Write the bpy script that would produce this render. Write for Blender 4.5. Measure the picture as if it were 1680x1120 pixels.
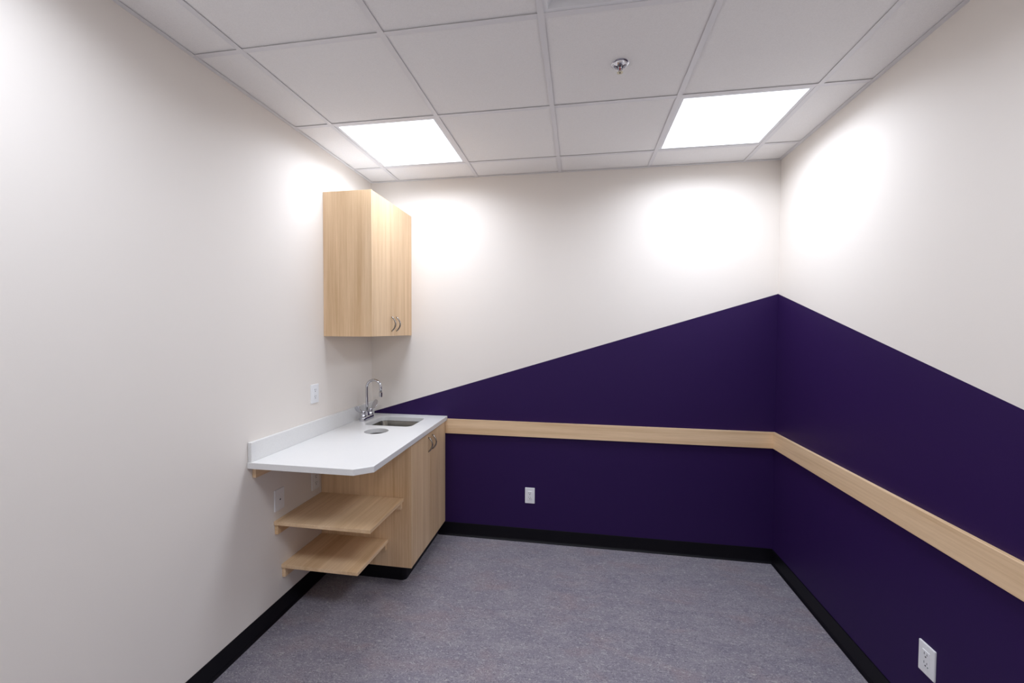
import bpy, bmesh, math
from mathutils import Matrix, Vector

S = bpy.context.scene
COL = S.collection
for o in list(bpy.data.objects):
    bpy.data.objects.remove(o, do_unlink=True)

# ------------------------------------------------------------------ dimensions (metres)
W, H, D = 2.894, 2.690, 3.573          # room width, ceiling height, room depth
GA, GB, G = 0.2302, 0.2625, 0.6096     # ceiling grid: side border, end border, module
T = 0.10                               # wall thickness

# ------------------------------------------------------------------ camera
cam = bpy.data.cameras.new('camera')
cam.sensor_width = 36.0
cam.lens = 14.439
cam.clip_start = 0.01
co = bpy.data.objects.new('camera', cam)
COL.objects.link(co)
RIGHT = (0.98676585, 0.16207088, 0.00511778)
FWD = (-0.16187001, 0.98642056, -0.02779542)
UP = (-0.00955311, 0.02659916, 0.99960053)
CAM = (1.59635, -2.98138, 1.56520)
co.matrix_world = Matrix(((RIGHT[0], UP[0], -FWD[0], CAM[0]),
                          (RIGHT[1], UP[1], -FWD[1], CAM[1]),
                          (RIGHT[2], UP[2], -FWD[2], CAM[2]),
                          (0, 0, 0, 1)))
S.camera = co

# ------------------------------------------------------------------ world, view
w = bpy.data.worlds.new('world')
S.world = w
w.use_nodes = True
w.node_tree.nodes['Background'].inputs[0].default_value = (0.5, 0.5, 0.5, 1)
w.node_tree.nodes['Background'].inputs[1].default_value = 0.0
S.view_settings.view_transform = 'Standard'
S.view_settings.look = 'None'
S.view_settings.gamma = 1.0
S.view_settings.use_curve_mapping = False
S.view_settings.exposure = 0.0
PANEL_STRENGTH = 2.2        # glow of the diffuser face
PANEL_WATTS = 11.6          # light thrown down through its prismatic lens
PANEL_SPREAD = 160          # degrees
PANEL_COLOUR = (0.815, 0.885, 1.0, 1)


# ------------------------------------------------------------------ materials
def new_mat(name):
    m = bpy.data.materials.new(name)
    m.use_nodes = True
    nt = m.node_tree
    return m, nt, nt.nodes['Principled BSDF']


def N(nt, typ, **kw):
    n = nt.nodes.new(typ)
    for k, v in kw.items():
        setattr(n, k, v)
    return n


def plain(name, col, rough=0.5, metal=0.0, spec=0.5, coat=0.0):
    m, nt, b = new_mat(name)
    b.inputs['Base Color'].default_value = (*col, 1)
    b.inputs['Roughness'].default_value = rough
    b.inputs['Metallic'].default_value = metal
    b.inputs['Specular IOR Level'].default_value = spec
    if coat:
        b.inputs['Coat Weight'].default_value = coat
        b.inputs['Coat Roughness'].default_value = 0.1
    return m


def paint(name, col, rough, bump=0.06, spec=0.35):
    """rolled wall paint: flat colour, faint roller stipple"""
    m, nt, b = new_mat(name)
    geo = N(nt, 'ShaderNodeNewGeometry')
    n1 = N(nt, 'ShaderNodeTexNoise')
    n1.inputs['Scale'].default_value = 260
    n1.inputs['Detail'].default_value = 3
    nt.links.new(geo.outputs['Position'], n1.inputs['Vector'])
    bp = N(nt, 'ShaderNodeBump')
    bp.inputs['Strength'].default_value = bump
    bp.inputs['Distance'].default_value = 0.002
    nt.links.new(n1.outputs['Fac'], bp.inputs['Height'])
    nt.links.new(bp.outputs['Normal'], b.inputs['Normal'])
    b.inputs['Base Color'].default_value = (*col, 1)
    b.inputs['Roughness'].default_value = rough
    b.inputs['Specular IOR Level'].default_value = spec
    return m


def wood(name, axis, dark=(0.645, 0.415, 0.22), light=(0.88, 0.64, 0.41), rough=0.42):
    """straight-grained light oak laminate, grain along axis 0/1/2"""
    m, nt, b = new_mat(name)
    geo = N(nt, 'ShaderNodeNewGeometry')
    info = N(nt, 'ShaderNodeObjectInfo')
    sc = N(nt, 'ShaderNodeVectorMath', operation='SCALE')
    cmb = N(nt, 'ShaderNodeCombineXYZ')
    for k in range(3):
        nt.links.new(info.outputs['Random'], cmb.inputs[k])
    nt.links.new(cmb.outputs[0], sc.inputs[0])
    sc.inputs['Scale'].default_value = 5.0
    add = N(nt, 'ShaderNodeVectorMath', operation='ADD')
    nt.links.new(geo.outputs['Position'], add.inputs[0])
    nt.links.new(sc.outputs[0], add.inputs[1])

    def layer(cross, along, detail, rough_n, dist=0.0):
        mp = N(nt, 'ShaderNodeMapping')
        s = [cross] * 3
        s[axis] = along
        mp.inputs['Scale'].default_value = s
        nt.links.new(add.outputs[0], mp.inputs['Vector'])
        n = N(nt, 'ShaderNodeTexNoise')
        n.inputs['Scale'].default_value = 1.0
        n.inputs['Detail'].default_value = detail
        n.inputs['Roughness'].default_value = rough_n
        n.inputs['Distortion'].default_value = dist
        nt.links.new(mp.outputs[0], n.inputs['Vector'])
        return n.outputs['Fac']
    broad = layer(14, 0.7, 2, 0.5, 0.4)
    fine = layer(120, 2.2, 4, 0.6)
    pores = layer(420, 14, 2, 0.6)

    def mul(a, k):
        n = N(nt, 'ShaderNodeMath', operation='MULTIPLY')
        nt.links.new(a, n.inputs[0])
        n.inputs[1].default_value = k
        return n.outputs[0]

    def plus(a, c):
        n = N(nt, 'ShaderNodeMath', operation='ADD')
        nt.links.new(a, n.inputs[0])
        nt.links.new(c, n.inputs[1])
        return n.outputs[0]
    f = plus(plus(mul(broad, 0.5), mul(fine, 0.35)), mul(pores, 0.15))
    ramp = N(nt, 'ShaderNodeValToRGB')
    ramp.color_ramp.elements[0].position = 0.34
    ramp.color_ramp.elements[0].color = (*dark, 1)
    ramp.color_ramp.elements[1].position = 0.63
    ramp.color_ramp.elements[1].color = (*light, 1)
    nt.links.new(f, ramp.inputs[0])
    nt.links.new(ramp.outputs[0], b.inputs['Base Color'])
    b.inputs['Roughness'].default_value = rough
    b.inputs['Specular IOR Level'].default_value = 0.4
    bp = N(nt, 'ShaderNodeBump')
    bp.inputs['Strength'].default_value = 0.05
    bp.inputs['Distance'].default_value = 0.001
    nt.links.new(fine, bp.inputs['Height'])
    nt.links.new(bp.outputs['Normal'], b.inputs['Normal'])
    return m


def linoleum():
    """marbled grey-mauve sheet floor: soft streaks, fine light and dark flecks"""
    m, nt, b = new_mat('marbled_linoleum')
    geo = N(nt, 'ShaderNodeNewGeometry')

    def noise(scale, detail, rough, dist=0.0, rot=0.0):
        mp = N(nt, 'ShaderNodeMapping')
        mp.inputs['Scale'].default_value = scale
        mp.inputs['Rotation'].default_value = (0, 0, rot)
        nt.links.new(geo.outputs['Position'], mp.inputs['Vector'])
        n = N(nt, 'ShaderNodeTexNoise')
        n.inputs['Scale'].default_value = 1.0
        n.inputs['Detail'].default_value = detail
        n.inputs['Roughness'].default_value = rough
        n.inputs['Distortion'].default_value = dist
        nt.links.new(mp.outputs[0], n.inputs['Vector'])
        return n.outputs['Fac']

    def ramp(fac, stops):
        r = N(nt, 'ShaderNodeValToRGB')
        e = r.color_ramp.elements
        while len(e) < len(stops):
            e.new(0.5)
        for k, (p, c) in enumerate(stops):
            e[k].position = p
            e[k].color = (*c, 1)
        nt.links.new(fac, r.inputs[0])
        return r.outputs[0]

    def mix(a, c, fac, mode='MIX'):
        x = N(nt, 'ShaderNodeMix', data_type='RGBA', blend_type=mode)
        if isinstance(fac, float):
            x.inputs[0].default_value = fac
        else:
            nt.links.new(fac, x.inputs[0])
        nt.links.new(a, x.inputs[6])
        if isinstance(c, tuple):
            x.inputs[7].default_value = (*c, 1)
        else:
            nt.links.new(c, x.inputs[7])
        return x.outputs[2]
    streak = noise((5.5, 13, 1), 5, 0.62, 0.6, 0.12)
    base = ramp(streak, [(0.30, (0.215, 0.196, 0.240)), (0.50, (0.250, 0.228, 0.268)), (0.72, (0.300, 0.276, 0.305))])
    warm = noise((3.2, 7.5, 1), 4, 0.6, 0.5, 0.12)
    wm = ramp(warm, [(0.52, (0, 0, 0)), (0.72, (0.75, 0.75, 0.75))])
    base = mix(base, (0.300, 0.232, 0.248), wm)
    # short curled flecks
    fl = noise((58, 120, 1), 3, 0.65, 1.8, 0.2)
    lf = ramp(fl, [(0.56, (0, 0, 0)), (0.60, (0.75, 0.75, 0.75))])
    base = mix(base, (0.49, 0.47, 0.475), lf)
    fd = noise((66, 135, 1), 3, 0.65, 1.8, -0.1)
    df = ramp(fd, [(0.56, (0, 0, 0)), (0.61, (0.7, 0.7, 0.7))])
    base = mix(base, (0.095, 0.085, 0.115), df)
    sp = noise((42, 95, 1), 2, 0.5, 0.8, 0.1)
    sf = ramp(sp, [(0.715, (0, 0, 0)), (0.745, (0.8, 0.8, 0.8))])
    base = mix(base, (0.58, 0.55, 0.50), sf)
    nt.links.new(base, b.inputs['Base Color'])
    b.inputs['Roughness'].default_value = 0.48
    b.inputs['Specular IOR Level'].default_value = 0.35
    bp = N(nt, 'ShaderNodeBump')
    bp.inputs['Strength'].default_value = 0.08
    bp.inputs['Distance'].default_value = 0.001
    nt.links.new(fl, bp.inputs['Height'])
    nt.links.new(bp.outputs['Normal'], b.inputs['Normal'])
    return m


def tile_mat():
    m, nt, b = new_mat('mineral_fibre_tile')
    geo = N(nt, 'ShaderNodeNewGeometry')
    n = N(nt, 'ShaderNodeTexNoise')
    n.inputs['Scale'].default_value = 240
    n.inputs['Detail'].default_value = 4
    n.inputs['Roughness'].default_value = 0.7
    nt.links.new(geo.outputs['Position'], n.inputs['Vector'])
    r = N(nt, 'ShaderNodeValToRGB')
    r.color_ramp.elements[0].position = 0.3
    r.color_ramp.elements[0].color = (0.87, 0.85, 0.84, 1)
    r.color_ramp.elements[1].position = 0.6
    r.color_ramp.elements[1].color = (0.93, 0.91, 0.90, 1)
    nt.links.new(n.outputs['Fac'], r.inputs[0])
    nt.links.new(r.outputs[0], b.inputs['Base Color'])
    b.inputs['Roughness'].default_value = 0.95
    b.inputs['Specular IOR Level'].default_value = 0.1
    bp = N(nt, 'ShaderNodeBump')
    bp.inputs['Strength'].default_value = 0.25
    bp.inputs['Distance'].default_value = 0.002
    nt.links.new(n.outputs['Fac'], bp.inputs['Height'])
    nt.links.new(bp.outputs['Normal'], b.inputs['Normal'])
    return m


def brushed(name, col, rough):
    m, nt, b = new_mat(name)
    b.inputs['Base Color'].default_value = (*col, 1)
    b.inputs['Metallic'].default_value = 1.0
    geo = N(nt, 'ShaderNodeNewGeometry')
    mp = N(nt, 'ShaderNodeMapping')
    mp.inputs['Scale'].default_value = (300, 300, 6)
    n = N(nt, 'ShaderNodeTexNoise')
    n.inputs['Scale'].default_value = 1
    n.inputs['Detail'].default_value = 2
    nt.links.new(geo.outputs['Position'], mp.inputs['Vector'])
    nt.links.new(mp.outputs[0], n.inputs['Vector'])
    mr = N(nt, 'ShaderNodeMapRange')
    mr.inputs['To Min'].default_value = rough - 0.07
    mr.inputs['To Max'].default_value = rough + 0.07
    nt.links.new(n.outputs['Fac'], mr.inputs['Value'])
    nt.links.new(mr.outputs[0], b.inputs['Roughness'])
    return m


def quartz():
    m, nt, b = new_mat('white_quartz')
    geo = N(nt, 'ShaderNodeNewGeometry')
    n = N(nt, 'ShaderNodeTexNoise')
    n.inputs['Scale'].default_value = 420
    n.inputs['Detail'].default_value = 2
    nt.links.new(geo.outputs['Position'], n.inputs['Vector'])
    r = N(nt, 'ShaderNodeValToRGB')
    r.color_ramp.elements[0].position = 0.30
    r.color_ramp.elements[0].color = (0.72, 0.71, 0.70, 1)
    r.color_ramp.elements[1].position = 0.42
    r.color_ramp.elements[1].color = (0.83, 0.82, 0.805, 1)
    nt.links.new(n.outputs['Fac'], r.inputs[0])
    nt.links.new(r.outputs[0], b.inputs['Base Color'])
    b.inputs['Roughness'].default_value = 0.28
    return m


def emit(name, col, strength):
    m, nt, b = new_mat(name)
    b.inputs['Base Color'].default_value = (0.8, 0.8, 0.8, 1)
    b.inputs['Emission Color'].default_value = col
    b.inputs['Emission Strength'].default_value = strength
    return m


M_CREAM = paint('cream_wall_paint', (0.86, 0.80, 0.74), 0.6, spec=0.2)
M_PURPLE = paint('deep_purple_wall_paint', (0.028, 0.0105, 0.072), 0.45, spec=0.15)
M_WOOD_Z = wood('oak_laminate_upright', 2)
M_WOOD_X = wood('oak_laminate_lengthwise_x', 0)
M_WOOD_Y = wood('oak_laminate_lengthwise_y', 1)
M_FLOOR = linoleum()
M_BASE = plain('black_rubber', (0.004, 0.0035, 0.006), 0.45, spec=0.2)
M_TILE = tile_mat()
M_TEE = plain('grid_white_enamel', (0.80, 0.785, 0.80), 0.45)
M_SLAB = plain('plenum_grey', (0.25, 0.25, 0.25), 0.9)
M_FRAME = plain('fixture_white_enamel', (0.82, 0.82, 0.84), 0.4)
M_LED = emit('led_diffuser', PANEL_COLOUR, PANEL_STRENGTH)
M_QUARTZ = quartz()
M_STEEL = brushed('brushed_stainless', (0.26, 0.25, 0.225), 0.20)
M_CHROME = plain('chrome', (0.60, 0.60, 0.64), 0.06, 1.0)
M_NICKEL = plain('satin_nickel', (0.34, 0.325, 0.31), 0.20, 1.0)
M_PLASTIC = plain('white_plastic', (0.90, 0.90, 0.91), 0.35)
M_RAW = plain('raw_melamine', (0.60, 0.57, 0.54), 0.6)
M_DARK = plain('dark_slot', (0.02, 0.02, 0.02), 0.6)
M_LEDDOT = plain('indicator_green', (0.02, 0.09, 0.06), 0.3)
M_RED = plain('red_glass_bulb', (0.35, 0.01, 0.02), 0.1)
M_BRASS = plain('dull_brass', (0.55, 0.50, 0.38), 0.35, 1.0)


# ------------------------------------------------------------------ helpers
WORLD = {}


def link(name, me, mat, parent, loc, smooth=False):
    o = bpy.data.objects.new(name, me)
    COL.objects.link(o)
    if mat is not None:
        for m in (mat if isinstance(mat, (list, tuple)) else [mat]):
            me.materials.append(m)
    place(o, parent, loc)
    if smooth:
        for p in me.polygons:
            p.use_smooth = True
    return o


def place(o, parent, loc):
    loc = Vector(loc)
    WORLD[o.name] = loc
    if parent is not None:
        o.parent = parent
        o.location = loc - WORLD[parent.name]
    else:
        o.location = loc


def thing(name, label, cat, loc, group=None):
    o = bpy.data.objects.new(name, None)
    o.empty_display_size = 0.05
    COL.objects.link(o)
    place(o, None, loc)
    return tag(o, label, cat, group)


def tag(o, label, cat, group=None):
    o['label'] = label
    o['category'] = cat
    if group:
        o['group'] = group
    return o


def struct(o, label=None, cat=None):
    o['kind'] = 'structure'
    if label:
        o['label'] = label
    if cat:
        o['category'] = cat
    return o


def from_bm(bm, name, mat, parent, loc, smooth=False):
    me = bpy.data.meshes.new(name)
    bmesh.ops.recalc_face_normals(bm, faces=bm.faces)
    bm.to_mesh(me)
    bm.free()
    return link(name, me, mat, parent, loc, smooth)


def box(name, x, y, z, mat, parent=None, bevel=0.0, seg=1):
    c = Vector(((x[0] + x[1]) / 2, (y[0] + y[1]) / 2, (z[0] + z[1]) / 2))
    s = (abs(x[1] - x[0]), abs(y[1] - y[0]), abs(z[1] - z[0]))
    bm = bmesh.new()
    bmesh.ops.create_cube(bm, size=1.0)
    bmesh.ops.scale(bm, vec=s, verts=bm.verts)
    if bevel:
        bmesh.ops.bevel(bm, geom=list(bm.edges), offset=bevel, segments=seg, profile=0.5, affect='EDGES')
    return from_bm(bm, name, mat, parent, c)


def prism(name, pts, axis, a, b, mat, parent=None, bevel=0.0, seg=1, smooth=False):
    """polygon pts (2D) extruded from a to b along axis ('x','y','z')"""
    def v3(p, t):
        if axis == 'x':
            return (t, p[0], p[1])
        if axis == 'y':
            return (p[0], t, p[1])
        return (p[0], p[1], t)
    allp = [Vector(v3(p, t)) for p in pts for t in (a, b)]
    lo = Vector([min(q[k] for q in allp) for k in range(3)])
    hi = Vector([max(q[k] for q in allp) for k in range(3)])
    c = (lo + hi) / 2
    bm = bmesh.new()
    va = [bm.verts.new(Vector(v3(p, a)) - c) for p in pts]
    vb = [bm.verts.new(Vector(v3(p, b)) - c) for p in pts]
    bm.faces.new(va)
    bm.faces.new(vb[::-1])
    n = len(pts)
    for k in range(n):
        bm.faces.new((va[k], vb[k], vb[(k + 1) % n], va[(k + 1) % n]))
    if bevel:
        bmesh.ops.bevel(bm, geom=list(bm.edges), offset=bevel, segments=seg, profile=0.5, affect='EDGES')
    return from_bm(bm, name, mat, parent, c, smooth)


def loft(bm, rings, close_start=True, close_end=True):
    vs = [[bm.verts.new(p) for p in r] for r in rings]
    n = len(rings[0])
    for a, b in zip(vs, vs[1:]):
        for k in range(n):
            bm.faces.new((a[k], a[(k + 1) % n], b[(k + 1) % n], b[k]))
    if close_start:
        bm.faces.new(vs[0][::-1])
    if close_end:
        bm.faces.new(vs[-1])
    return vs


def tube(name, path, rad, mat, parent, seg=14, smooth=True):
    """swept round tube along world-space path; rad: number or list"""
    P = [Vector(p) for p in path]
    R = rad if isinstance(rad, (list, tuple)) else [rad] * len(P)
    c = sum(P, Vector()) / len(P)
    bm = bmesh.new()
    tan = [(P[min(k + 1, len(P) - 1)] - P[max(k - 1, 0)]).normalized() for k in range(len(P))]
    ref = Vector((0, 1, 0)) if abs(tan[0].y) < 0.8 else Vector((1, 0, 0))
    u = tan[0].cross(ref).normalized()
    rings = []
    for p, t, r in zip(P, tan, R):
        u = (u - t * u.dot(t)).normalized()
        v = t.cross(u)
        rings.append([p - c + (u * math.cos(2 * math.pi * k / seg) + v * math.sin(2 * math.pi * k / seg)) * r for k in range(seg)])
    loft(bm, rings)
    return from_bm(bm, name, mat, parent, c, smooth)


def lathe(name, prof, centre, mat, parent, seg=28, smooth=True, z_sign=1, close=True):
    """profile [(r, z)] about the vertical axis through centre"""
    bm = bmesh.new()
    rings = [[Vector((max(r, 1e-5) * math.cos(2 * math.pi * k / seg), max(r, 1e-5) * math.sin(2 * math.pi * k / seg), z * z_sign)) for k in range(seg)] for r, z in prof]
    loft(bm, rings, close, close)
    o = from_bm(bm, name, mat, parent, centre, smooth)
    if smooth:
        md = o.modifiers.new('edge_split', 'EDGE_SPLIT')
        md.split_angle = math.radians(40)
    return o


def rrect(cx, cy, hx, hy, r, n=6):
    pts = []
    for (sx, sy, a0) in ((1, 1, 0), (-1, 1, 90), (-1, -1, 180), (1, -1, 270)):
        for k in range(n + 1):
            a = math.radians(a0 + 90 * k / n)
            pts.append((cx + sx * (hx - r) + r * math.cos(a), cy + sy * (hy - r) + r * math.sin(a)))
    return pts


# ------------------------------------------------------------------ floor and walls
struct(box('floor', (-T, W + T), (-D - T, T), (-0.10, 0.0), M_FLOOR))


PEAK, SLOPE = 1.814, 0.3085
ZL = PEAK - SLOPE * W                 # purple edge height at the left wall
ZR = PEAK - SLOPE * D                 # purple edge height at the wall behind


def split_wall(name, inner, split_z, out, ):
    """inner: (p_start, p_end) xy of the inner face; split_z: purple edge heights at both; out: outward xy"""
    (x0, y0), (x1, y1) = inner
    c = Vector(((x0 + x1) / 2, (y0 + y1) / 2, 0))
    ox, oy = out[0] * T, out[1] * T
    bm = bmesh.new()

    def V(x, y, z):
        return bm.verts.new(Vector((x, y, z)) - c)
    a0, a1, a2 = V(x0, y0, 0), V(x0, y0, split_z[0]), V(x0, y0, H + 0.06)
    b0, b1, b2 = V(x1, y1, 0), V(x1, y1, split_z[1]), V(x1, y1, H + 0.06)
    oa0, oa2 = V(x0 + ox, y0 + oy, 0), V(x0 + ox, y0 + oy, H + 0.06)
    ob0, ob2 = V(x1 + ox, y1 + oy, 0), V(x1 + ox, y1 + oy, H + 0.06)
    f_low = bm.faces.new((a0, b0, b1, a1))
    f_up = bm.faces.new((a1, b1, b2, a2))
    bm.faces.new((oa0, oa2, ob2, ob0))
    bm.faces.new((a0, a1, a2, oa2, oa0))
    bm.faces.new((b0, ob0, ob2, b2, b1))
    bm.faces.new((a2, b2, ob2, oa2))
    bm.faces.new((a0, oa0, ob0, b0))
    f_low.material_index = 1
    return struct(from_bm(bm, name, [M_CREAM, M_PURPLE], None, c))


split_wall('wall_back', ((0, 0), (W, 0)), (ZL, PEAK), (0, 1))
split_wall('wall_right', ((W, 0), (W, -D)), (PEAK, ZR), (1, 0))
struct(box('wall_left', (-T, 0), (-D, 0), (0, H + 0.06), M_CREAM))
struct(box('wall_front', (0, W), (-D - T, -D), (0, H + 0.06), M_CREAM))


# rubber cove base: 100 mm high, with a small foot
def cove(d0):
    return [(d0, 0.0), (0.0115, 0.0), (0.0115, 0.004), (0.0062, 0.011), (0.0036, 0.020), (0.0034, 0.098), (0.0024, 0.100), (d0, 0.100)]


struct(prism('baseboard_back', [(-d, z) for d, z in cove(0.0)], 'x', 0.545, W - 0.0, M_BASE))
struct(prism('baseboard_right', [(W - d, z) for d, z in cove(0.0)], 'y', -D, -0.0115, M_BASE))
struct(prism('baseboard_left', [(d, z) for d, z in cove(0.0)], 'y', -D, -0.603, M_BASE))
struct(prism('baseboard_front', [(-D + d, z) for d, z in cove(0.0)], 'x', 0.012, W - 0.012, M_BASE))

# oak chair rail, notched round the overhang of the worktop
RZ0, RZ1, RT = 0.785, 0.892, 0.019
struct(prism('trim_1', [(0.6015, RZ0), (W - 0.0005, RZ0), (W - 0.0005, RZ1), (0.617, RZ1), (0.617, 0.879), (0.6015, 0.879)], 'y', -RT, -0.0002, M_WOOD_X))
struct(box('trim_2', (W - RT, W - 0.0002), (-D + 0.001, -RT - 0.0003), (RZ0, RZ1), M_WOOD_Y, None, 0.001))

# ------------------------------------------------------------------ suspended ceiling
ceil = struct(box('ceiling', (-T, W + T), (-D - T, T), (H + 0.062, H + 0.14), M_SLAB))
gx = [0.0] + [GA + G * k for k in range(5)] + [W]
gy = [0.0] + [-GB - G * k for k in range(6)] + [-D]
LIGHTS = {(1, 1): 'flat square LED panel glowing above the oak wall cabinet',
          (4, 1): 'flat square LED panel glowing above the peak of the purple paint',
          (1, 4): 'flat square LED panel near the front wall, on the sink side',
          (4, 4): 'flat square LED panel near the front wall, on the chair rail side'}
VENT = (3, 3)
TZ = H + 0.0042                        # underside of the tiles, just above the tee flanges
HOLE = (1.755, -1.160)
shared = {}
for i in range(6):
    for j in range(7):
        if (i, j) in LIGHTS or (i, j) == VENT:
            continue
        x0, x1 = gx[i] + 0.004, gx[i + 1] - 0.004
        y0, y1 = gy[j + 1] + 0.004, gy[j] - 0.004
        key = (round(x1 - x0, 3), round(y1 - y0, 3))
        c = Vector(((x0 + x1) / 2, (y0 + y1) / 2, TZ + 0.008))
        if key in shared:
            o = bpy.data.objects.new('ceiling_tile', shared[key])
            COL.objects.link(o)
            place(o, ceil, c)
        else:
            o = box('ceiling_tile', (x0, x1), (y0, y1), (TZ, TZ + 0.016), M_TILE, ceil)
            shared[key] = o.data
TW = 0.012
for k in range(1, 6):                  # main tees run from the back wall to the front
    box('main_tee', (gx[k] - TW, gx[k] + TW), (-D + 0.0205, -0.0205), (H, H + 0.0016), M_TEE, ceil)
for j in range(1, 7):                  # cross tees between them
    for i in range(6):
        a = gx[i] + (TW if i else 0.0205)
        b = gx[i + 1] - (TW if i < 5 else 0.0205)
        box('cross_tee', (a + 0.0003, b - 0.0003), (gy[j] - TW, gy[j] + TW), (H + 0.0003, H + 0.0016), M_TEE, ceil)
# wall angle round the edge: a flat leg and an upright leg
for nm, ax, lo, hi, p in (('x', 'y', -D, 0, [(0, H), (0.020, H), (0.020, H + 0.0016), (0.0016, H + 0.0016), (0.0016, H + 0.02), (0, H + 0.02)]),
                          ('x', 'y', -D, 0, [(W, H), (W - 0.020, H), (W - 0.020, H + 0.0016), (W - 0.0016, H + 0.0016), (W - 0.0016, H + 0.02), (W, H + 0.02)]),
                          ('y', 'x', 0.0205, W - 0.0205, [(0, H), (-0.020, H), (-0.020, H + 0.0016), (-0.0016, H + 0.0016), (-0.0016, H + 0.02), (0, H + 0.02)]),
                          ('y', 'x', 0.0205, W - 0.0205, [(-D, H), (-D + 0.020, H), (-D + 0.020, H + 0.0016), (-D + 0.0016, H + 0.0016), (-D + 0.0016, H + 0.02), (-D, H + 0.02)])):
    prism('wall_angle', p, ax, lo, hi, M_TEE, ceil)


# ------------------------------------------------------------------ LED panels
def frame_ring(name, x0, x1, y0, y1, wd, z0, z1, lip, mat, parent):
    """square frame; inner edge slightly lower than the outer"""
    cx, cy = (x0 + x1) / 2, (y0 + y1) / 2
    hx, hy = (x1 - x0) / 2, (y1 - y0) / 2

    def sq(d, z):
        return [Vector((hx - d, hy - d, z)), Vector((-hx + d, hy - d, z)), Vector((-hx + d, -hy + d, z)), Vector((hx - d, -hy + d, z))]
    bm = bmesh.new()
    loft(bm, [sq(0, z1), sq(0, z0), sq(wd, z0 + lip), sq(wd, z1), sq(0, z1)], False, False)
    bmesh.ops.remove_doubles(bm, verts=bm.verts, dist=1e-6)
    return from_bm(bm, name, mat, parent, (cx, cy, 0))


for (i, j), lab in LIGHTS.items():
    x0, x1, y0, y1 = gx[i] + 0.004, gx[i + 1] - 0.004, gy[j + 1] + 0.004, gy[j] - 0.004
    t = thing('ceiling_light', lab, 'ceiling light', ((x0 + x1) / 2, (y0 + y1) / 2, H), 'square LED ceiling panels')
    frame_ring('frame', x0, x1, y0, y1, 0.024, H + 0.0018, H + 0.014, 0.001, M_FRAME, t)
    box('diffuser', (x0 + 0.0242, x1 - 0.0242), (y0 + 0.0242, y1 - 0.0242), (H + 0.0034, H + 0.010), M_LED, t)
    ld = bpy.data.lights.new('lamp', 'AREA')
    ld.shape = 'SQUARE'
    ld.size = x1 - x0 - 0.052
    ld.energy = PANEL_WATTS
    ld.spread = math.radians(PANEL_SPREAD)
    ld.color = PANEL_COLOUR[:3]
    lo = bpy.data.objects.new('lamp', ld)
    COL.objects.link(lo)
    place(lo, t, ((x0 + x1) / 2, (y0 + y1) / 2, H + 0.0030))

# ------------------------------------------------------------------ air diffuser in the ceiling
i, j = VENT
x0, x1, y0, y1 = gx[i] + 0.004, gx[i + 1] - 0.004, gy[j + 1] + 0.004, gy[j] - 0.004
vc = ((x0 + x1) / 2, (y0 + y1) / 2)
t = thing('ceiling_vent', 'square white louvred air vent set in the ceiling grid', 'air vent', (vc[0], vc[1], H))
hs = (x1 - x0) / 2


def square_loft(name, prof, mat):
    bm = bmesh.new()
    loft(bm, [[Vector((d, d, z)), Vector((-d, d, z)), Vector((-d, -d, z)), Vector((d, -d, z))] for d, z in prof], False, False)
    return from_bm(bm, name, mat, t, (vc[0], vc[1], H))


square_loft('frame', [(hs, 0.012), (hs, 0.0018), (hs - 0.022, 0.002), (hs - 0.062, 0.050), (hs - 0.060, 0.052), (hs - 0.020, 0.012), (hs, 0.012)], M_FRAME)
for q in range(3):
    d = hs - 0.052 - 0.062 * q
    square_loft('louvre', [(d, 0.010), (d - 0.056, 0.048), (d - 0.055, 0.050), (d + 0.001, 0.0115), (d, 0.010)], M_FRAME)
box('centre_plate', (vc[0] - 0.066, vc[0] + 0.066), (vc[1] - 0.066, vc[1] + 0.066), (H + 0.010, H + 0.014), M_FRAME, t)
box('duct_cover', (vc[0] - hs + 0.06, vc[0] + hs - 0.06), (vc[1] - hs + 0.06, vc[1] + hs - 0.06), (H + 0.0525, H + 0.058), M_SLAB, t)

# ------------------------------------------------------------------ sprinkler head
sx, sy = HOLE
t = thing('fire_sprinkler', 'small chrome fire sprinkler with red bulb on a ceiling tile', 'sprinkler', (sx, sy, TZ))
lathe('escutcheon', [(0.0370, 0.0), (0.0370, -0.0015), (0.0345, -0.0035), (0.0310, -0.0040), (0.0285, -0.0090), (0.0265, -0.0090), (0.0235, -0.0008), (0.0180, -0.0003)], (sx, sy, TZ), M_CHROME, t, 36)
lathe('body', [(0.0105, 0.0), (0.0105, -0.0086), (0.0075, -0.0101), (0.0075, -0.0144), (0.0040, -0.0151)], (sx, sy, TZ), M_CHROME, t, 6, smooth=False)
for s in (-1, 1):
    tube('yoke_arm', [(sx + s * 0.0075, sy, TZ - 0.0086), (sx + s * 0.0115, sy, TZ - 0.0144), (sx + s * 0.0115, sy, TZ - 0.0216), (sx + s * 0.0070, sy, TZ - 0.0288), (sx + s * 0.0025, sy, TZ - 0.0331)], 0.0022, M_CHROME, t, 8)
tube('bulb', [(sx, sy, TZ - 0.0148), (sx, sy, TZ - 0.0173), (sx, sy, TZ - 0.0230), (sx, sy, TZ - 0.0288)], [0.0014, 0.0030, 0.0030, 0.0014], M_RED, t, 10)
lathe('boss', [(0.0045, -0.0284), (0.0052, -0.0317), (0.0045, -0.0364)], (sx, sy, TZ), M_CHROME, t, 14)
bm = bmesh.new()
nt_ = 24
ro = []
for zz in (-0.0364, -0.0374):
    ro.append([Vector(((0.0135 if k % 2 == 0 else 0.0105) * math.cos(2 * math.pi * k / nt_), (0.0135 if k % 2 == 0 else 0.0105) * math.sin(2 * math.pi * k / nt_), zz)) for k in range(nt_)])
loft(bm, ro)
from_bm(bm, 'deflector', M_BRASS, t, (sx, sy, TZ))
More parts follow.
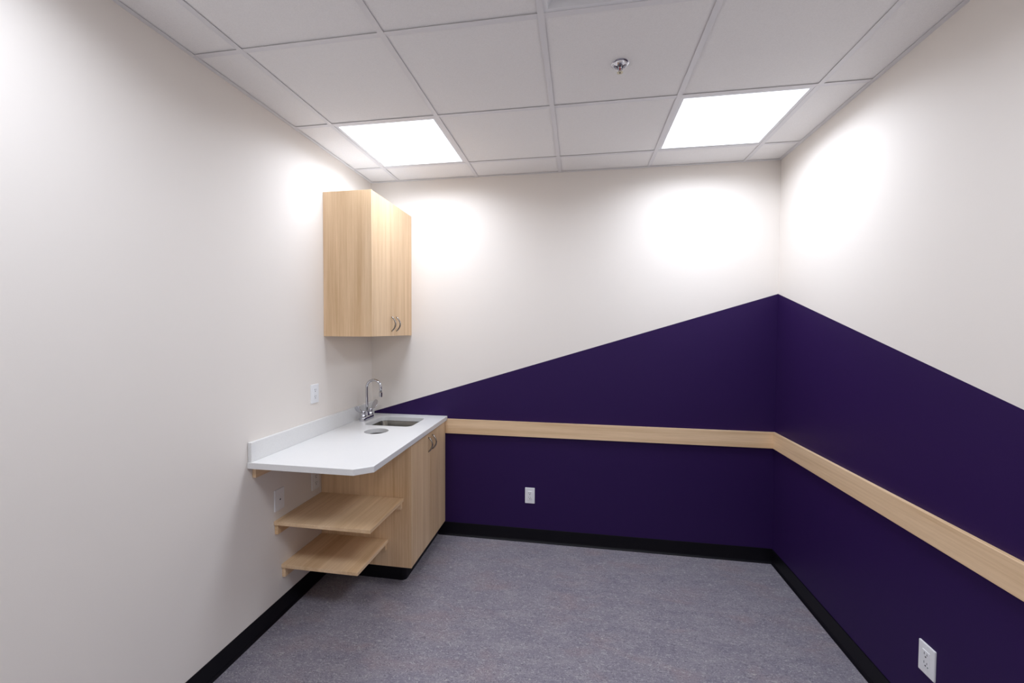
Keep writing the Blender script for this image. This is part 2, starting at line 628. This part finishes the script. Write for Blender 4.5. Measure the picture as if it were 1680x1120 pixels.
lathe('screw', [(0.0035, -0.0375), (0.0030, -0.0389)], (sx, sy, TZ), M_DARK, t, 10)


# ------------------------------------------------------------------ cabinets
def bow_handle(parent, x, y, z0, z1):
    """arched bar pull on a face looking +x: two feet and a bowed bar"""
    n = 16
    path, rad = [], []
    for k in range(n + 1):
        s = k / n
        out = 0.029 * math.sin(math.pi * s) ** 0.8
        path.append((x - 0.001 + out, y, z0 + (z1 - z0) * s))
        rad.append(0.0040 + 0.0014 * math.sin(math.pi * s))
    return tube('handle', path, rad, M_NICKEL, parent, 10)


# base cabinet
BX, BY, BZ0, BZ1, PT = 0.600, -0.648, 0.110, 0.8805, 0.018
t = thing('base_cabinet', 'oak sink base cabinet with two doors under the white worktop', 'cabinet', (0.3, BY / 2, 0))
box('side_panel', (0.0005, BX), (BY, BY + PT), (BZ0, BZ1), M_WOOD_Z, t, 0.0006)
box('side_panel', (0.0005, BX), (-PT, -0.0125), (BZ0, BZ1), M_WOOD_Z, t, 0.0006)
box('bottom_panel', (0.0005, BX - 0.021), (BY + PT + 0.0003, -PT - 0.0003), (BZ0 + 0.0005, BZ0 + PT), M_WOOD_Y, t)
box('back_panel', (0.0005, 0.0065), (BY + PT + 0.0003, -PT - 0.0003), (BZ0 + PT + 0.0003, BZ1), M_WOOD_Z, t)
box('top_rail', (BX - 0.040, BX - 0.022), (BY + PT + 0.0003, -PT - 0.0003), (BZ1 - 0.08, BZ1), M_WOOD_Y, t)
YM = -0.325
for ya, yb, hy in ((BY + PT + 0.0015, YM - 0.0012, YM - 0.038), (YM + 0.0012, -PT - 0.0015, YM + 0.038)):
    d = box('door', (BX - 0.019, BX), (ya, yb), (BZ0 + 0.001, BZ1 - 0.004), M_WOOD_Z, t, 0.0007)
    bow_handle(d, BX, hy, 0.742, 0.842)
# toe kick wrapped in rubber base, rounded outer corner
r = 0.028
pts = [(0.0005, -0.0125), (0.0005, -0.600)]
for k in range(9):
    a = math.radians(270 + 90 * k / 8)
    pts.append((0.540 - r + r * math.cos(a), -0.600 + r + r * math.sin(a)))
pts += [(0.540, -0.0125)]
prism('toe_kick', pts, 'z', 0.0, BZ0, M_BASE, t)

# wall cabinet
UX, UY, UZ0, UZ1 = 0.327, -0.610, 1.520, 2.424
t = thing('wall_cabinet', 'tall oak wall cabinet with two doors above the faucet', 'cabinet', (UX / 2, UY / 2, UZ0))
box('side_panel', (0.0005, UX), (UY, UY + PT), (UZ0, UZ1), M_WOOD_Z, t, 0.0006)
box('side_panel', (0.0005, UX), (-PT, -0.0005), (UZ0, UZ1), M_WOOD_Z, t, 0.0006)
box('bottom_panel', (0.0005, UX - 0.021), (UY + PT + 0.0003, -PT - 0.0003), (UZ0 + 0.0005, UZ0 + PT), M_WOOD_Y, t)
box('top_panel', (0.0005, UX - 0.021), (UY + PT + 0.0003, -PT - 0.0003), (UZ1 - PT, UZ1 - 0.0005), M_RAW, t)
box('back_panel', (0.0005, 0.0065), (UY + PT + 0.0003, -PT - 0.0003), (UZ0 + PT + 0.0003, UZ1 - PT - 0.0003), M_WOOD_Z, t)
UM = -0.300
for ya, yb, hy in ((UY + PT + 0.0012, UM - 0.0010, UM - 0.037), (UM + 0.0010, -PT - 0.0012, UM + 0.037)):
    d = box('door', (UX - 0.019, UX), (ya, yb), (UZ0 + 0.001, UZ1 - 0.001), M_WOOD_Z, t, 0.0006)
    bow_handle(d, UX, hy, 1.553, 1.652)

# ------------------------------------------------------------------ worktop with sink cut-out and waste hole
CZ0, CZ1 = 0.8812, 0.912
t = thing('countertop', 'white quartz worktop with clipped corner and low upstand', 'countertop', (0.3, -0.6, CZ0))
outer = [(0.0005, -0.0008), (0.0005, -1.229), (0.560, -1.229), (0.634, -1.168), (0.6135, -0.0008)]
SINK = (0.309, -0.243, 0.171, 0.142, 0.045)
sink_loop = rrect(*SINK)
HC, HR = (0.313, -0.531), 0.075
hole_loop = [(HC[0] + HR * math.cos(2 * math.pi * k / 40), HC[1] + HR * math.sin(2 * math.pi * k / 40)) for k in range(40)]
bm = bmesh.new()
cc = Vector((0.3, -0.6, CZ0))
loops_top = []
edges = []
for lp in (outer, sink_loop, hole_loop):
    vs = [bm.verts.new(Vector((x, y, CZ1)) - cc) for x, y in lp]
    loops_top.append(vs)
    for k in range(len(vs)):
        edges.append(bm.edges.new((vs[k], vs[(k + 1) % len(vs)])))
res = bmesh.ops.triangle_fill(bm, use_beauty=True, use_dissolve=False, edges=edges)
top_faces = [f for f in res['geom'] if isinstance(f, bmesh.types.BMFace)]
low = {}
for vs in loops_top:
    for v in vs:
        low[v] = bm.verts.new(v.co - Vector((0, 0, CZ1 - CZ0)))
for f in top_faces:
    bm.faces.new([low[v] for v in reversed(f.verts[:])])
for vs in loops_top:
    for k in range(len(vs)):
        a, b = vs[k], vs[(k + 1) % len(vs)]
        bm.faces.new((a, b, low[b], low[a]))
slab = from_bm(bm, 'slab', M_QUARTZ, t, cc)
md = slab.modifiers.new('bevel', 'BEVEL')
md.width = 0.0018
md.segments = 2
md.limit_method = 'ANGLE'
md.angle_limit = math.radians(35)
box('upstand', (0.0005, 0.020), (-1.223, -0.0008), (CZ1 + 0.0002, 1.008), M_QUARTZ, t, 0.0012)
box('support_cleat', (0.0005, 0.020), (-1.196, BY - 0.0008), (0.826, CZ0 - 0.0003), M_WOOD_Y, t, 0.0006)

# ------------------------------------------------------------------ undermount sink
t = thing('sink', 'stainless steel undermount sink set in the white worktop', 'sink', (SINK[0], SINK[1], 0.72))
cx, cy, hx, hy, rr = SINK
rings = []
for grow, z, rad in ((0.022, CZ0 - 0.0006, 0.06), (0.003, CZ0 - 0.0006, 0.048), (0.0015, CZ0 - 0.004, 0.047), (-0.002, CZ0 - 0.13, 0.046), (-0.010, CZ0 - 0.152, 0.042), (-0.030, CZ0 - 0.162, 0.035), (-0.110, CZ0 - 0.166, 0.015)):
    rings.append([Vector((x - cx, y - cy, z - 0.72)) for x, y in rrect(cx, cy, hx + grow, hy + grow, rad)])
bm = bmesh.new()
loft(bm, rings, False, True)
b = from_bm(bm, 'bowl', M_STEEL, t, (cx, cy, 0.72), True)
sd = b.modifiers.new('thickness', 'SOLIDIFY')
sd.thickness = 0.0012
sd.offset = -1
lathe('drain', [(0.036, 0.0), (0.036, 0.003), (0.028, 0.0035), (0.024, 0.001), (0.0, 0.001)], (cx, cy, CZ0 - 0.166 + 0.0003), M_CHROME, t, 24)

# ------------------------------------------------------------------ faucet
FX, FY = 0.077, -0.221
t = thing('faucet', 'chrome gooseneck faucet with two wrist blade handles', 'faucet', (FX, FY, CZ1))
bm = bmesh.new()
rings = []
for g, z in ((0.0, 0.0003), (0.0, 0.020), (-0.003, 0.026), (-0.009, 0.029)):
    rings.append([Vector((x, y, z)) for x, y in rrect(0, 0, 0.024 + g, 0.077 + g, 0.0235 + g, 6)])
loft(bm, rings)
o = from_bm(bm, 'deck_plate', M_CHROME, t, (FX, FY, CZ1), True)
o.modifiers.new('edge_split', 'EDGE_SPLIT').split_angle = math.radians(45)
lathe('spout_collar', [(0.0165, 0.028), (0.0165, 0.036), (0.0125, 0.047), (0.0105, 0.060)], (FX, FY, CZ1), M_CHROME, t, 24)
path = [(FX, FY, CZ1 + 0.030), (FX, FY, CZ1 + 0.10), (FX, FY, CZ1 + 0.18), (FX, FY, 1.140)]
for k in range(1, 17):
    a = math.pi - math.pi * k / 16
    path.append((FX + 0.0545 + 0.0545 * math.cos(a), FY, 1.145 + 0.0545 * math.sin(a)))
path.append((FX + 0.109, FY, 1.112))
tube('spout', path, 0.0090, M_CHROME, t, 18)
lathe('aerator', [(0.0092, 0.036), (0.0124, 0.033), (0.0124, 0.012), (0.0112, 0.011), (0.0112, 0.001), (0.0090, 0.0)], (FX + 0.109, FY, 1.078), M_CHROME, t, 24)


def blade_handle(yc, s):
    h = lathe('handle', [(0.0185, 0.026), (0.0185, 0.031), (0.0150, 0.040), (0.0110, 0.046), (0.0110, 0.050), (0.0140, 0.053), (0.0140, 0.066), (0.0100, 0.0715), (0.0, 0.072)], (FX, yc, CZ1), M_CHROME, t, 24)
    bm = bmesh.new()
    rings = []
    n = 14
    for k in range(n + 1):
        u = k / n
        y = s * (0.010 + 0.088 * u * (1 - 0.12 * u))
        z = 0.0590 + 0.010 * u + 0.052 * u ** 2.3
        wv = 0.0055 + 0.0165 * (math.sin(math.pi * min(1.0, max(0.0, (u - 0.12) / 0.98)) ** 1.25)) ** 0.9
        if k == n:
            wv = 0.006
        th = 0.0045 - 0.0025 * u
        sl = (0.010 + 0.052 * 2.3 * max(u, 0.02) ** 1.3) / 0.080
        nv = Vector((0, -s * sl, 1)).normalized() * th / 2
        c = Vector((0, y, z))
        X = Vector((1, 0, 0))
        rings.append([c + X * wv, c + X * wv * 0.7 + nv, c - X * wv * 0.7 + nv, c - X * wv, c - X * wv * 0.7 - nv, c + X * wv * 0.7 - nv])
    loft(bm, rings)
    from_bm(bm, 'blade', M_CHROME, h, (FX, yc, CZ1), True)


blade_handle(FY - 0.051, -1)
blade_handle(FY + 0.051, 1)


# ------------------------------------------------------------------ corner shelves beside the base cabinet
def shelf(label, xr, yf, ztop):
    th = 0.019
    t = thing('wall_shelf', label, 'shelf', (xr / 2, (yf + BY) / 2, ztop - th))
    b = box('board', (0.0005, xr), (yf, BY - 0.0008), (ztop - th, ztop), M_WOOD_Y, t, 0.0008)
    box('cleat', (0.0005, 0.020), (yf + 0.006, BY - 0.0212), (ztop - th - 0.052, ztop - th - 0.0003), M_WOOD_Y, t, 0.0006)
    box('cleat', (0.0005, xr - 0.010), (BY - 0.0205, BY - 0.0008), (ztop - th - 0.045, ztop - th - 0.0003), M_WOOD_X, t, 0.0006)


shelf('wide oak shelf fixed to the wall just under the worktop', 0.552, -1.056, 0.540)
shelf('short oak shelf fixed low on the wall near the floor', 0.451, -1.004, 0.279)


# ------------------------------------------------------------------ wall plates
def plate(name, label, cat, pos, normal, kind, group='white wall plates', led=False):
    """pos: centre on the wall; normal '+x', '-x' or '-y'"""
    t = thing(name, label, cat, pos, group)
    rot = {'+x': Matrix(((0, 0, 1), (1, 0, 0), (0, 1, 0))), '-x': Matrix(((0, 0, -1), (-1, 0, 0), (0, 1, 0))), '-y': Matrix(((1, 0, 0), (0, 0, -1), (0, 1, 0)))}[normal]

    def pc(nm, u, v, wv, parent, mat, bev=0.0, seg=1):
        """box: u, v, w ranges in plate space (right, up, out)"""
        c = Vector(((u[0] + u[1]) / 2, (v[0] + v[1]) / 2, (wv[0] + wv[1]) / 2))
        bm = bmesh.new()
        bmesh.ops.create_cube(bm, size=1.0)
        bmesh.ops.scale(bm, vec=(u[1] - u[0], v[1] - v[0], wv[1] - wv[0]), verts=bm.verts)
        if bev:
            es = [e for e in bm.edges if not all(vv.co.z < 0 for vv in e.verts)]
            bmesh.ops.bevel(bm, geom=es, offset=bev, segments=seg, profile=0.6, affect='EDGES')
        bmesh.ops.transform(bm, matrix=rot.to_4x4(), verts=bm.verts)
        return from_bm(bm, nm, mat, parent, Vector(pos) + rot @ c)

    pc('cover_plate', (-0.036, 0.036), (-0.0575, 0.0575), (0.0003, 0.0062), t, M_PLASTIC, 0.003, 2)
    for s in (-1, 1):
        pc('screw', (-0.0025, 0.0025), (s * 0.0484 - 0.0025, s * 0.0484 + 0.0025), (0.0062, 0.0068), t, M_PLASTIC, 0.0005)
    if kind == 'jack':
        j = pc('jack', (-0.006, 0.006), (-0.006, 0.006), (0.0062, 0.0085), t, M_PLASTIC, 0.001)
        pc('socket', (-0.0038, 0.0038), (-0.0038, 0.0038), (0.0085, 0.0088), j, M_DARK)
        return
    f = pc('receptacle', (-0.0165, 0.0165), (-0.0335, 0.0335), (0.0062, 0.0082), t, M_PLASTIC, 0.001)
    if kind == 'gfci':
        for s in (-1, 1):
            pc('button', (-0.0075, 0.0075), (s * 0.004 - 0.0028, s * 0.004 + 0.0028), (0.0082, 0.0092), f, M_PLASTIC, 0.0005)
    e = 0.0205 if kind == 'gfci' else 0.0165
    for s in (-1, 1):
        pc('slot', (-0.0072, -0.0052), (s * e + 0.0005, s * e + 0.0095), (0.0082, 0.0085), f, M_DARK)
        pc('slot', (0.0052, 0.0072), (s * e + 0.0015, s * e + 0.0085), (0.0082, 0.0085), f, M_DARK)
        pc('ground_hole', (-0.0026, 0.0026), (s * e - 0.0085, s * e - 0.0035), (0.0082, 0.0085), f, M_DARK)
    if led:
        pc('indicator', (0.0085, 0.0125), (-e - 0.0085, -e - 0.0045), (0.0082, 0.0086), f, M_LEDDOT)


plate('power_outlet', 'white power outlet on the cream wall above the worktop', 'outlet', (0, -0.709, 1.171), '+x', 'gfci')
plate('jack_plate', 'white wall plate with one small round jack under the worktop', 'wall plate', (0, -1.016, 0.645), '+x', 'jack')
plate('power_outlet', 'white power outlet under the worktop against the cabinet side', 'outlet', (0, -0.708, 0.640), '+x', 'gfci')
plate('power_outlet', 'white power outlet on the purple wall facing the room, near the base cabinet', 'outlet', (1.247, 0, 0.347), '-y', 'duplex', led=True)
plate('power_outlet', 'white power outlet low on the purple side wall under the long chair rail', 'outlet', (W, -1.246, 0.340), '-x', 'duplex', led=True)
